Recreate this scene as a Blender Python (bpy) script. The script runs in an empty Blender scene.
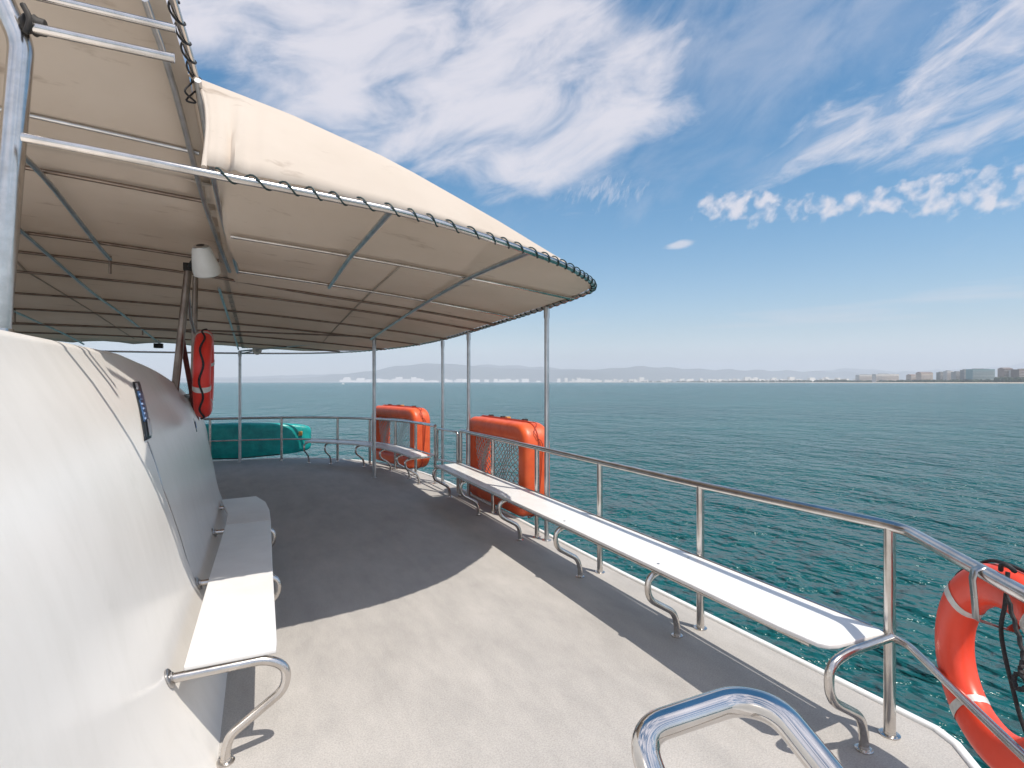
import bpy, bmesh, math, random
from mathutils import Vector, Matrix
random.seed(7)
C = bpy.context.scene.collection
R = math.radians
PI = math.pi
# World frame: +Y runs along the boat towards the bow, +X to starboard, Z up, deck at z = 0.
EYE = 1.7
SEA = -4.0
YAW = R(25)
SUNV = Vector((.22, -.42, 1.0)).normalized()

# ------------------------------------------------------------------ materials
def mat(name):
    m = bpy.data.materials.new(name); m.use_nodes = True
    nt = m.node_tree
    b = nt.nodes['Principled BSDF']
    return m, nt, b
def node(nt, t, **kw):
    n = nt.nodes.new(t)
    for k, v in kw.items():
        if k.startswith('i_'):
            n.inputs[k[2:].replace('_', ' ')].default_value = v
        else: setattr(n, k, v)
    return n
def noise(nt, scale, detail=4, rough=.55, coord='Object', vscale=None, rot=None):
    tc = node(nt, 'ShaderNodeTexCoord')
    n = node(nt, 'ShaderNodeTexNoise'); n.inputs['Scale'].default_value = scale
    n.inputs['Detail'].default_value = detail; n.inputs['Roughness'].default_value = rough
    if vscale or rot:
        mp = node(nt, 'ShaderNodeMapping')
        if vscale: mp.inputs['Scale'].default_value = vscale
        if rot: mp.inputs['Rotation'].default_value = rot
        nt.links.new(tc.outputs[coord], mp.inputs[0]); nt.links.new(mp.outputs[0], n.inputs['Vector'])
    else: nt.links.new(tc.outputs[coord], n.inputs['Vector'])
    return n
def ramp(nt, src, stops):
    r = node(nt, 'ShaderNodeValToRGB'); e = r.color_ramp.elements
    while len(e) < len(stops): e.new(.5)
    for el, (p, c) in zip(e, stops):
        el.position = p; el.color = (*c, 1) if len(c) == 3 else c
    nt.links.new(src, r.inputs[0]); return r
def mixc(nt, fac, a, b, mode='MIX'):
    m = node(nt, 'ShaderNodeMix', data_type='RGBA', blend_type=mode)
    for s, v in ((0, fac), (6, a), (7, b)):
        if isinstance(v, (int, float)): m.inputs[s].default_value = v
        elif isinstance(v, tuple): m.inputs[s].default_value = (*v, 1)
        else: nt.links.new(v, m.inputs[s])
    return m.outputs[2]
def bump(nt, b, h, strength, dist, prev=None):
    bp = node(nt, 'ShaderNodeBump'); bp.inputs['Strength'].default_value = strength; bp.inputs['Distance'].default_value = dist
    nt.links.new(h, bp.inputs['Height'])
    if prev: nt.links.new(prev, bp.inputs['Normal'])
    if b: nt.links.new(bp.outputs[0], b.inputs['Normal'])
    return bp.outputs[0]
def simple(name, c1, c2, scale=6, rough=.5, metal=0, bstr=0, bscale=40, bdist=.002, vscale=None, rvar=.0, coat=0):
    m, nt, b = mat(name)
    n = noise(nt, scale, 5, .6, vscale=vscale)
    r = ramp(nt, n.outputs['Fac'], [(.32, c1), (.7, c2)])
    nt.links.new(r.outputs[0], b.inputs['Base Color'])
    b.inputs['Metallic'].default_value = metal; b.inputs['Roughness'].default_value = rough
    if rvar:
        mr = node(nt, 'ShaderNodeMapRange'); mr.inputs[3].default_value = rough - rvar; mr.inputs[4].default_value = rough + rvar
        n2 = noise(nt, scale * 3, 4, .6); nt.links.new(n2.outputs['Fac'], mr.inputs[0]); nt.links.new(mr.outputs[0], b.inputs['Roughness'])
    if bstr:
        n3 = noise(nt, bscale, 3, .6); bump(nt, b, n3.outputs['Fac'], bstr, bdist)
    if coat: b.inputs['Coat Weight'].default_value = coat; b.inputs['Coat Roughness'].default_value = .08
    return m
M = {}
M['steel'] = simple('polished_steel', (.52, .485, .45), (.70, .665, .63), 9, .22, 1, .12, 30, .001, rvar=.06)
M['mirror'] = simple('mirror_polished_steel', (.58, .55, .52), (.74, .715, .69), 9, .09, 1, .02, 12, .001, rvar=.03)
M['dull_steel'] = simple('weathered_steel', (.36, .35, .35), (.56, .55, .54), 6, .3, 1, .15, 60, .001, rvar=.08)
M['galv'] = simple('galvanised_tube', (.46, .46, .46), (.64, .64, .64), 8, .33, 1, .1, 60, .001, rvar=.06)
M['brown_steel'] = simple('brown_tinted_tube', (.20, .15, .12), (.34, .27, .22), 7, .36, .8, .1, 50, .001)  # brown tone; on the ladder stiles it paints in a dark reflection
M['clamp'] = simple('dark_clamp_rubber', (.012, .010, .009), (.04, .032, .026), 20, .7)
M['rope'] = simple('black_rope', (.008, .008, .009), (.03, .03, .032), 60, .75, 0, .6, 160, .003)
M['green_rope'] = simple('dark_green_cord', (.006, .022, .022), (.02, .05, .05), 40, .6)
M['red_strap'] = simple('maroon_strap', (.10, .02, .018), (.17, .04, .03), 20, .6)
M['white_plastic'] = simple('white_lamp_plastic', (.68, .66, .62), (.78, .77, .74), 5, .4)
M['dark_hole'] = simple('black_plastic_and_hole', (.01, .01, .01), (.025, .025, .025), 10, .5)
M['hullwhite'] = simple('white_hull_paint', (.70, .70, .68), (.80, .80, .79), 3, .35)
M['tape'] = simple('reflective_tape', (.48, .48, .45), (.68, .68, .65), 30, .4, .15, .2, 200, .0005)
M['net'] = simple('net_cord', (.34, .30, .28), (.60, .57, .54), 40, .8)

# bench paint
m, nt, b = mat('bench_white_paint'); M['bench'] = m
n = noise(nt, 3, 6, .6); r = ramp(nt, n.outputs['Fac'], [(.3, (.63, .62, .605)), (.6, (.70, .69, .675))])
n2 = noise(nt, 38, 3, .7); r2 = ramp(nt, n2.outputs['Fac'], [(.70, (0, 0, 0)), (.78, (1, 1, 1))])
c = mixc(nt, r2.outputs[0], r.outputs[0], (.60, .55, .49)); nt.links.new(c, b.inputs['Base Color'])
b.inputs['Roughness'].default_value = .38; bump(nt, b, n2.outputs['Fac'], .08, .002)

# deck non-skid paint
m, nt, b = mat('deck_nonskid_paint'); M['deck'] = m
n1 = noise(nt, .55, 7, .62); r1 = ramp(nt, n1.outputs['Fac'], [(.3, (.365, .347, .327)), (.55, (.42, .40, .378)), (.75, (.46, .438, .413))])
n2 = noise(nt, 5, 6, .7, vscale=(1, .35, 1)); r2 = ramp(nt, n2.outputs['Fac'], [(.3, (.80, .80, .80)), (.65, (1.06, 1.05, 1.04))])
c = mixc(nt, .8, r1.outputs[0], r2.outputs[0], 'MULTIPLY')
n3 = noise(nt, 120, 3, .8); r3 = ramp(nt, n3.outputs['Fac'], [(.36, (.62, .62, .62)), (.60, (1.15, 1.15, 1.15))])
c = mixc(nt, .55, c, r3.outputs[0], 'MULTIPLY')
n4 = noise(nt, 1.7, 5, .75); r4 = ramp(nt, n4.outputs['Fac'], [(.62, (0, 0, 0)), (.80, (1, 1, 1))])
m4 = node(nt, 'ShaderNodeMath', operation='MULTIPLY'); m4.inputs[1].default_value = .35; nt.links.new(r4.outputs[0], m4.inputs[0])
c = mixc(nt, m4.outputs[0], c, (.26, .235, .21))
n6 = noise(nt, 9, 5, .75); r6 = ramp(nt, n6.outputs['Fac'], [(.70, (0, 0, 0)), (.80, (1, 1, 1))])
m6 = node(nt, 'ShaderNodeMath', operation='MULTIPLY'); m6.inputs[1].default_value = .4; nt.links.new(r6.outputs[0], m6.inputs[0])
c = mixc(nt, m6.outputs[0], c, (.17, .12, .085))
nt.links.new(c, b.inputs['Base Color']); b.inputs['Roughness'].default_value = .78
nb = bump(nt, None, n3.outputs['Fac'], .55, .004); bump(nt, b, n2.outputs['Fac'], .1, .01, nb)

# gelcoat of the cabin side
m, nt, b = mat('cabin_gelcoat'); M['gel'] = m
n1 = noise(nt, .9, 5, .55); r1 = ramp(nt, n1.outputs['Fac'], [(.3, (.71, .68, .64)), (.7, (.78, .75, .71))])
n2 = noise(nt, 6, 6, .65, vscale=(1, 1.2, .22)); r2 = ramp(nt, n2.outputs['Fac'], [(.30, (.92, .92, .91)), (.55, (1.0, 1.0, 1.0))])
c = mixc(nt, .55, r1.outputs[0], r2.outputs[0], 'MULTIPLY')
n3 = noise(nt, 2.4, 6, .7); r3 = ramp(nt, n3.outputs['Fac'], [(.60, (0, 0, 0)), (.74, (1, 1, 1))])
m3 = node(nt, 'ShaderNodeMath', operation='MULTIPLY'); m3.inputs[1].default_value = .22; nt.links.new(r3.outputs[0], m3.inputs[0])
c = mixc(nt, m3.outputs[0], c, (.50, .50, .45))
nt.links.new(c, b.inputs['Base Color'])
b.inputs['Roughness'].default_value = .27; b.inputs['Specular IOR Level'].default_value = .25
n5 = noise(nt, 1.6, 2, .4); nb = bump(nt, None, n5.outputs['Fac'], .10, .03); n6 = noise(nt, 220, 2, .5); bump(nt, b, n6.outputs['Fac'], .03, .001, nb)

# canopy cloth: cream canvas, slightly translucent, mildew stains on it
def cloth(name, c1, c2, trans):
    m, nt, b = mat(name)
    n1 = noise(nt, .7, 5, .6); r1 = ramp(nt, n1.outputs['Fac'], [(.3, c1), (.7, c2)])
    n2 = noise(nt, 4.5, 5, .65, vscale=(.45, 1.6, 1)); r2 = ramp(nt, n2.outputs['Fac'], [(.60, (0, 0, 0)), (.72, (1, 1, 1))])
    m2 = node(nt, 'ShaderNodeMath', operation='MULTIPLY'); m2.inputs[1].default_value = .5; nt.links.new(r2.outputs[0], m2.inputs[0])
    c = mixc(nt, m2.outputs[0], r1.outputs[0], (c1[0] * .5, c1[1] * .42, c1[2] * .36))
    nt.links.new(c, b.inputs['Base Color']); b.inputs['Roughness'].default_value = .85
    n3 = noise(nt, 2.2, 4, .5, vscale=(.6, 1.5, 1)); nb = bump(nt, None, n3.outputs['Fac'], .35, .04)
    n4 = noise(nt, 300, 2, .5); bump(nt, b, n4.outputs['Fac'], .15, .001, nb)
    tr = node(nt, 'ShaderNodeBsdfTranslucent'); nt.links.new(c, tr.inputs[0])
    mx = node(nt, 'ShaderNodeMixShader'); mx.inputs[0].default_value = trans
    out = nt.nodes['Material Output']
    nt.links.new(b.outputs[0], mx.inputs[1]); nt.links.new(tr.outputs[0], mx.inputs[2]); nt.links.new(mx.outputs[0], out.inputs[0])
    return m
M['cloth'] = cloth('cream_canvas', (.60, .515, .43), (.68, .60, .52), .25)
M['seam'] = simple('canvas_seam', (.38, .32, .26), (.46, .39, .32), 8, .9)

# orange life raft and ring plastics
M['raft'] = simple('orange_float_skin', (.66, .085, .022), (.80, .13, .035), 5, .42, 0, .25, 9, .02, rvar=.08)
M['raftdark'] = simple('orange_float_seam', (.35, .04, .015), (.42, .05, .02), 8, .6)
M['ring'] = simple('orange_ring_plastic', (.76, .055, .022), (.86, .072, .030), 5, .36, 0, .1, 12, .01, rvar=.06)
M['ringred'] = simple('red_ring_plastic', (.68, .028, .018), (.78, .042, .026), 5, .4, 0, .1, 12, .01)
M['teal'] = simple('teal_float_skin', (.004, .25, .24), (.012, .42, .38), 5, .4, 0, .5, 5, .04)
M['tealdark'] = simple('dark_teal_patch', (.002, .04, .05), (.004, .07, .08), 9, .5)
M['amber'] = simple('amber_reflector', (.55, .26, .05), (.65, .33, .08), 20, .4)

# sea
m, nt, b = mat('sea_water'); M['sea'] = m
tc = node(nt, 'ShaderNodeTexCoord')
n1 = noise(nt, .016, 5, .6); r1 = ramp(nt, n1.outputs['Fac'], [(.3, (.004, .064, .068)), (.7, (.009, .098, .096))])
nt.links.new(r1.outputs[0], b.inputs['Base Color'])
b.inputs['Roughness'].default_value = .17; b.inputs['IOR'].default_value = 1.33; b.inputs['Specular IOR Level'].default_value = .42
wn = noise(nt, .18, 3, .5, vscale=(1, .7, 1), rot=(0, 0, R(45)))
wc = noise(nt, .62, 3, .6, vscale=(1, .72, 1), rot=(0, 0, R(70)))
wd = noise(nt, 1.7, 3, .6, vscale=(1, .7, 1), rot=(0, 0, R(10)))
wf = noise(nt, 5.0, 3, .6, vscale=(1, .7, 1), rot=(0, 0, R(50)))
nb = bump(nt, None, wn.outputs['Fac'], 1, 1.9)
nb = bump(nt, None, wc.outputs['Fac'], 1, 1.5, nb)
nb = bump(nt, None, wd.outputs['Fac'], 1, .36, nb)
bump(nt, b, wf.outputs['Fac'], 1, .05, nb)

# shore things
M['sand'] = simple('beach_sand', (.42, .36, .28), (.52, .45, .36), .02, .9)
M['trees'] = simple('shore_tree_green', (.018, .032, .018), (.05, .07, .035), .03, .9)
M['hill'] = simple('hill_forest', (.05, .06, .05), (.09, .10, .08), .0004, .95)
def facade(name, wall, dark, sx, sz):
    m, nt, b = mat(name)
    tc = node(nt, 'ShaderNodeTexCoord'); br = node(nt, 'ShaderNodeTexBrick'); mp = node(nt, 'ShaderNodeMapping')
    mp.inputs['Rotation'].default_value = (R(90), 0, 0)
    nt.links.new(tc.outputs['Object'], mp.inputs[0]); nt.links.new(mp.outputs[0], br.inputs[0])
    br.offset = 0; br.inputs['Color1'].default_value = (*dark, 1); br.inputs['Color2'].default_value = (*[x * 1.5 for x in dark], 1)
    br.inputs['Mortar'].default_value = (*wall, 1); br.inputs['Scale'].default_value = 1
    br.inputs['Brick Width'].default_value = sx; br.inputs['Row Height'].default_value = sz; br.inputs['Mortar Size'].default_value = sz * .22
    nt.links.new(br.outputs[0], b.inputs['Base Color']); b.inputs['Roughness'].default_value = .6
    return m

# ------------------------------------------------------------------ mesh helpers
class MB:
    def __init__(s): s.v = []; s.f = []; s.mi = []; s.cur = 0
    def add(s, vs, fs):
        k = len(s.v); s.v += [tuple(x) for x in vs]; s.f += [tuple(i + k for i in f) for f in fs]; s.mi += [s.cur] * len(fs)
    def box(s, x0, x1, y0, y1, z0, z1):
        vs = [(x, y, z) for x in (x0, x1) for y in (y0, y1) for z in (z0, z1)]
        s.add(vs, [(0, 1, 3, 2), (4, 6, 7, 5), (0, 4, 5, 1), (2, 3, 7, 6), (0, 2, 6, 4), (1, 5, 7, 3)])
    def tube(s, pts, r, seg=14, closed=False, caps=True, rads=None):
        pts = [Vector(p) for p in pts]; n = len(pts)
        if n < 2: return
        T = []
        for i in range(n):
            a = pts[(i - 1) % n] if (closed or i > 0) else pts[i]
            c = pts[(i + 1) % n] if (closed or i < n - 1) else pts[i]
            T.append((c - a).normalized())
        ref = Vector((0, 0, 1)) if abs(T[0].z) < .9 else Vector((1, 0, 0))
        nrm = (ref - T[0] * ref.dot(T[0])).normalized()
        vs = []
        for i in range(n):
            nrm = nrm - T[i] * nrm.dot(T[i])
            nrm = nrm.normalized() if nrm.length > 1e-6 else T[i].orthogonal().normalized()
            bi = T[i].cross(nrm); rr = rads[i] if rads else r
            for k in range(seg):
                t = 2 * PI * k / seg
                vs.append(pts[i] + (nrm * math.cos(t) + bi * math.sin(t)) * rr)
        fs = []
        for i in range(n if closed else n - 1):
            j = (i + 1) % n
            for k in range(seg):
                l = (k + 1) % seg
                fs.append((i * seg + k, i * seg + l, j * seg + l, j * seg + k))
        if caps and not closed:
            fs.append(tuple(range(seg - 1, -1, -1))); fs.append(tuple((n - 1) * seg + k for k in range(seg)))
        s.add(vs, fs)
    def lathe(s, c, axis, prof, seg=24):       # prof: (along, radius)
        c = Vector(c); ax = Vector(axis).normalized(); n = ax.orthogonal().normalized(); bi = ax.cross(n)
        vs = []
        for (h, r) in prof:
            for k in range(seg):
                t = 2 * PI * k / seg; vs.append(c + ax * h + (n * math.cos(t) + bi * math.sin(t)) * r)
        fs = []
        for i in range(len(prof) - 1):
            for k in range(seg):
                l = (k + 1) % seg; fs.append((i * seg + k, i * seg + l, (i + 1) * seg + l, (i + 1) * seg + k))
        fs.append(tuple(range(seg - 1, -1, -1))); fs.append(tuple((len(prof) - 1) * seg + k for k in range(seg)))
        s.add(vs, fs)
    def prism(s, poly, z0, z1):                 # plan polygon, z0/z1 numbers
        n = len(poly)
        vs = [(x, y, z0) for x, y in poly] + [(x, y, z1) for x, y in poly]
        fs = [tuple(range(n - 1, -1, -1)), tuple(range(n, 2 * n))] + [(i, (i + 1) % n, n + (i + 1) % n, n + i) for i in range(n)]
        s.add(vs, fs)
    def grid(s, rows, closed_u=False, closed_v=False):
        nu = len(rows); nv = len(rows[0]); vs = [p for r in rows for p in r]; fs = []
        for i in range(nu if closed_u else nu - 1):
            for j in range(nv if closed_v else nv - 1):
                a = i * nv + j; b_ = i * nv + (j + 1) % nv; c = ((i + 1) % nu) * nv + (j + 1) % nv; d = ((i + 1) % nu) * nv + j
                fs.append((a, b_, c, d))
        s.add(vs, fs)
    def build(s, name, m, parent=None, smooth=True, bevel=0, sharp=45, solid=0):
        me = bpy.data.meshes.new(name); me.from_pydata(s.v, [], s.f); me.update()
        ms = m if isinstance(m, (list, tuple)) else [m]
        for x in ms: me.materials.append(x)
        for p, mi in zip(me.polygons, s.mi): p.material_index = mi
        bm = bmesh.new(); bm.from_mesh(me); bmesh.ops.recalc_face_normals(bm, faces=bm.faces)
        if bevel:
            es = [e for e in bm.edges if len(e.link_faces) == 2 and e.calc_face_angle(0) > R(40)]
            bmesh.ops.bevel(bm, geom=es, offset=bevel, segments=3, affect='EDGES', profile=.6)
        bm.to_mesh(me); bm.free()
        if smooth:
            for p in me.polygons: p.use_smooth = True
            try: me.set_sharp_from_angle(angle=R(sharp))
            except Exception: pass
        o = bpy.data.objects.new(name, me); C.objects.link(o)
        if solid:
            md = o.modifiers.new('thickness', 'SOLIDIFY'); md.thickness = solid; md.offset = 0
        if parent:
            o.parent = parent
            w = Vector((0, 0, 0)); q = parent
            while q: w += q.location; q = q.parent
            o.location = -w
        return o
def tag(o, label=None, cat=None, group=None, kind=None):
    if label: o['label'] = label
    if cat: o['category'] = cat
    if group: o['group'] = group
    if kind: o['kind'] = kind
    return o
def thing(name, loc, label, cat, group=None):
    o = bpy.data.objects.new(name, None); C.objects.link(o); o.location = loc; o.empty_display_size = .2
    return tag(o, label, cat, group)
def copy_tree(o, parent=None):
    c = o.copy(); C.objects.link(c)
    if parent: c.parent = parent
    for ch in o.children: copy_tree(ch, c)
    return c
def fillet(pts, rad, n=6, closed=False):
    P = [Vector(p) for p in pts]; out = []; N = len(P)
    rng = range(N) if closed else range(1, N - 1)
    if not closed: out.append(P[0])
    for i in rng:
        a, b_, c = P[i - 1], P[i], P[(i + 1) % N]
        r = rad[i] if isinstance(rad, (list, tuple)) else rad
        d1 = (a - b_); d2 = (c - b_); l = min(r, d1.length * .48, d2.length * .48)
        p0 = b_ + d1.normalized() * l; p2 = b_ + d2.normalized() * l
        for k in range(n + 1):
            t = k / n; out.append(p0 * (1 - t) ** 2 + b_ * 2 * t * (1 - t) + p2 * t * t)
    if not closed: out.append(P[-1])
    return out
def interp(tab, x):
    if x <= tab[0][0]: return tab[0][1:] if len(tab[0]) > 2 else tab[0][1]
    for a, b_ in zip(tab, tab[1:]):
        if x <= b_[0]:
            t = (x - a[0]) / (b_[0] - a[0])
            r = [p + (q - p) * t for p, q in zip(a[1:], b_[1:])]
            return r if len(r) > 1 else r[0]
    return tab[-1][1:] if len(tab[-1]) > 2 else tab[-1][1]
def smooth_line(pts, n):                        # Catmull-Rom through the points
    P = [Vector(p) for p in pts]; P = [P[0] * 2 - P[1]] + P + [P[-1] * 2 - P[-2]]; out = []
    for i in range(1, len(P) - 2):
        for k in range(n):
            t = k / n; a, b_, c, d = P[i - 1:i + 3]
            out.append(.5 * ((2 * b_) + (c - a) * t + (2 * a - 5 * b_ + 4 * c - d) * t * t + (3 * b_ - a - 3 * c + d) * t ** 3))
    out.append(P[-2]); return out

# ------------------------------------------------------------------ deck and hull
MID = -3.2
star = [(2.30, -8.0), (2.30, .55), (2.55, .95), (2.81, 1.28), (2.93, 1.42), (2.97, 1.52), (2.96, 1.9), (2.89, 3.9), (2.875, 5.1), (2.86, 8.7), (2.68, 10.1), (2.25, 11.4), (1.5, 12.45), (.5, 13.0), (-1, 13.2), (MID, 13.3)]
starc = [(p.x, p.y) for p in smooth_line([(x, y, 0) for x, y in star[9:]], 5)]
right = star[:9] + starc
outline = right + [(2 * MID - x, y) for x, y in reversed(right[:-1])]
mb = MB(); mb.prism(outline, -.10, 0.0)
deck = mb.build('deck', M['deck'], smooth=False); tag(deck, kind='structure')
def offs(poly, d):
    out = []
    for i in range(len(poly)):
        a = Vector(poly[i - 1]); b_ = Vector(poly[i]); c = Vector(poly[(i + 1) % len(poly)])
        n1 = (b_ - a).normalized(); n2 = (c - b_).normalized()
        n = Vector((n1.y + n2.y, -n1.x - n2.x)); n = n.normalized() / max(.5, n.normalized().dot(Vector((n1.y, -n1.x)))) if n.length > 1e-6 else Vector((n1.y, -n1.x))
        out.append((b_.x + n.x * d, b_.y + n.y * d))
    return out
o1 = offs(outline, .004); o2 = offs(outline, .05)
mb = MB(); rows = []
for (a, za), in (((o1, -.02),), ((o1, .010),), ((offs(outline, .016), .018),), ((offs(outline, .038), .016),), ((o2, .0),), ((o2, -.16),), ((o1, -.17),)):
    rows.append([(x, y, za) for x, y in a])
mb.grid(rows, closed_u=True, closed_v=True)
mb.build('deck_edge', M['hullwhite'], deck, smooth=True, sharp=60)
h1 = offs(outline, .01); h2 = offs(outline, -.5)
mb = MB(); mb.grid([[(x, y, -.105) for x, y in h1], [(x, y, -1.2) for x, y in h1], [(x, y, -2.4) for x, y in offs(outline, -.18)], [(x, y, SEA - .5) for x, y in h2]], closed_v=True)
mb.build('hull', M['hullwhite'], deck)

# ------------------------------------------------------------------ cabin
BASE = [(-4, -.18), (5.6, -.18), (7.0, -.27), (8.2, -.44), (9.0, -.60), (9.6, -.70)]
RID = [(-4, -.86, 1.89), (3.6, -.86, 1.90), (4.7, -.86, 1.87), (5.8, -.83, 1.75), (7.0, -.81, 1.46), (8.1, -.78, 1.05), (9.2, -.74, .53), (9.6, -.73, .12)]
PROF = [(p.x, p.y) for p in smooth_line([(0, -.18, 0), (.45, -.375, 0), (.8, -.45, 0), (1.1, -.515, 0), (1.4, -.61, 0), (1.7, -.745, 0), (1.9, -.86, 0)], 5)]
def cabin_v(u, z):
    b_ = interp(BASE, u); d = b_ + .18
    return interp(PROF, z) + d * (1 - z / 2.2)
us = [-4 + .4 * i for i in range(19)] + [3.6 + .2 * i for i in range(1, 30)] + [9.5, 9.6]
rows = []
BA = [(p.x, p.y) for p in smooth_line([(a, b_, 0) for a, b_ in BASE], 6)]
RI = [(p.x, p.y, p.z) for p in smooth_line(RID, 6)]
for u in us:
    bv = interp(BA, u); rv, H = interp(RI, u)
    row = []
    H0 = max(H, .1)
    for k in range(13):
        z = (H0 - .05) * k / 12
        row.append((interp(PROF, z) + (bv + .18) * (1 - z / 2.2), u, z))
    e = row[-1]
    r_ = .09
    for k in range(1, 7):
        t = k / 6 * PI / 2
        row.append((e[0] - r_ * (1 - math.cos(t)) - .0, u, e[2] + .05 * math.sin(t)))
    e = row[-1]
    for k in range(1, 9):
        row.append((e[0] + (MID - e[0]) * k / 8, u, e[2] + .06 * math.sin(k / 8 * PI / 2)))
    full = row + [(2 * MID - x, y, z) for x, y, z in reversed(row[:-1])]
    rows.append(full)
cab = thing('cabin', (MID, 3, 0), 'tall white glossy cabin side with rounded front, left of the wall bench', 'cabin')
mb = MB(); mb.grid(rows); mb.f.append(tuple(range(len(rows[0])))); mb.mi.append(0)
k = (len(rows) - 1) * len(rows[0]); mb.f.append(tuple(range(k, k + len(rows[0])))); mb.mi.append(0)
mb.build('cabin_shell', M['gel'], cab, sharp=50)
# raised moulding seam line
mb = MB(); pts = []
for i in range(20):
    z = 1.355 - i * .055; u = interp([(.3, 3.98), (.59, 3.88), (1.08, 3.67), (1.36, 3.72)], z)
    pts.append((cabin_v(u, z) + .001, u, z))
mb.tube(pts, .006, 6); mb.build('panel_seam', M['dull_steel'], cab)
# notice plate: dark blue with photo-like marks
def wallpatch(u0, u1, z0, z1, off, nu=3, nz=8, shear=1.55, zc=1.53):
    out = []
    for i in range(nu + 1):
        row = []
        for j in range(nz + 1):
            z = z0 + (z1 - z0) * j / nz; u = u0 + (u1 - u0) * i / nu + shear * (z - zc)
            row.append((cabin_v(u, z) + off, u, z + off * .3))
        out.append(row)
    return out
M['notice'] = simple('notice_print_blue', (.012, .03, .085), (.05, .12, .26), 9, .3)
M['notice_dark'] = simple('notice_border', (.008, .012, .02), (.02, .03, .04), 9, .3)
M['notice_white'] = simple('notice_white_print', (.5, .5, .52), (.65, .65, .66), 20, .35)
M['notice_pale'] = simple('notice_pale_blue_print', (.16, .25, .45), (.3, .4, .6), 26, .35)
sg = thing('notice_plate', (cabin_v(4.0, 1.4), 4.0, 1.4), 'narrow dark blue safety notice on the white cabin side above the seam line', 'sign')
mb = MB(); mb.grid(wallpatch(3.90, 4.10, 1.365, 1.70, .006)); mb.build('plate', M['notice_dark'], sg, solid=.006)
mb = MB(); mb.grid(wallpatch(3.92, 4.08, 1.46, 1.64, .0115)); mb.build('picture_panel', M['notice'], sg, solid=.003)
mb = MB(); mb.grid(wallpatch(3.925, 3.99, 1.65, 1.69, .0115, 2, 2)); mb.build('emblem', M['notice_white'], sg, solid=.003)
mb = MB(); mb.grid(wallpatch(4.00, 4.085, 1.38, 1.47, .0155, 2, 3)); mb.build('white_panel', M['notice_white'], sg, solid=.003)
mb = MB()
for i in range(6):
    zz = 1.47 + i * .028; a = 3.93 + random.random() * .03
    mb.grid(wallpatch(a, a + .05 + random.random() * .06, zz, zz + .012, .0155, 2, 1))
mb.build('text_line', M['notice_pale'], sg, solid=.003)
sg2 = thing('small_notice', (cabin_v(6.1, 1.3), 6.1, 1.3), 'small dark teal notice strip on the far rounded cabin corner below the red ring', 'sign')
mb = MB(); mb.grid(wallpatch(6.05, 6.2, 1.22, 1.46, .006, 3, 6, 1.2, 1.3)); mb.build('plate', M['tealdark'], sg2, solid=.006)
mb = MB(); mb.grid(wallpatch(6.07, 6.18, 1.25, 1.31, .0115, 2, 2, 1.2, 1.3)); mb.build('print', M['notice_pale'], sg2, solid=.003)

# ------------------------------------------------------------------ guard rails
TR = .0265
PATH = [(2.75, 1.59), (2.755, 2.83), (2.75, 4.04), (2.745, 5.24), (2.735, 6.45), (2.72, 7.66)]
RZ = [(1.5, 1.01), (3, .985), (8, .97), (10, .955), (12.8, .93)]
def rz(u): return interp(RZ, u)
MIDZ = .475
def flange(mb, x, y, r=.045, z=0):
    mb.lathe((x, y, z), (0, 0, 1), [(0.001, r), (.006, r), (.008, r * .9), (.009, r * .62), (.02, r * .58)], 20)
    for k in range(3):
        t = k * 2.1 + .4; mb.lathe((x + math.cos(t) * r * .78, y + math.sin(t) * r * .78, z + .008), (0, 0, 1), [(0, .005), (.003, .004)], 8)
def post(parent, x, y, h, r=TR * .97, name='post'):
    mb = MB(); mb.tube([(x, y, 0.004), (x, y, h * .5), (x, y, h)], r, 16); flange(mb, x, y); return mb.build(name, M['steel'], parent)
rail = thing('guard_rail', (2.75, 4, 0), 'long polished steel starboard rail behind the long white bench, ending at the life ring', 'railing')
CH = [(2.735, 1.50), (2.27, .90), (1.79, .20), (1.45, -.30)]
pts = [(x, y, rz(y)) for x, y in reversed(PATH)] + [(x, y, 1.005) for x, y in CH]
mb = MB(); mb.tube(fillet(pts, .06, 4), TR, 18); mb.build('top_rail', M['steel'], rail)
pts = [(x, y, MIDZ) for x, y in reversed(PATH)] + [(x, y, .475) for x, y in CH]
mb = MB(); mb.tube(fillet([(x + .0, y, z) for x, y, z in pts], .06, 4), .017, 14); mb.build('mid_rail', M['steel'], rail)
for x, y in PATH: post(rail, x, y, rz(y) - .01)
post(rail, 1.79, .20, .985)
# second post of the gate opening, small gate chain tube
gate = thing('gate_rail', (2.70, 8.2, 0), 'short low steel link closing the gap between the two orange rafts', 'railing')
mb = MB(); mb.tube(fillet([(2.715, 7.78, .02), (2.715, 7.78, .94), (2.66, 8.62, .93), (2.66, 8.62, .4)], .07, 5), .018, 12); mb.build('gate_hoop', M['steel'], gate)
mb = MB(); mb.tube([(2.715, 7.78, .47), (2.66, 8.62, .42)], .014, 10); mb.build('gate_bar', M['steel'], gate)
FP = [(2.66, 8.75), (2.58, 9.7), (2.40, 10.55), (2.05, 11.35), (1.50, 12.05), (.95, 12.45), (.42, 12.70), (-.45, 12.87), (-.95, 12.9), (-2.2, 12.98), (-3.4, 12.98), (-4.8, 12.95)]
frail = thing('bow_rail', (1, 12.4, 0), 'curved steel rail round the bow in front of the teal float', 'railing')
mb = MB(); mb.tube(smooth_line([(x, y, rz(y)) for x, y in FP], 6), TR, 12); mb.build('top_rail', M['steel'], frail)
mb = MB(); mb.tube(smooth_line([(x, y, .46) for x, y in FP], 6), .018, 10); mb.build('mid_rail', M['steel'], frail)
for i in (0, 1, 2, 3, 4, 6, 8, 9, 10, 11): post(frail, FP[i][0], FP[i][1], rz(FP[i][1]) - .01)

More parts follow.
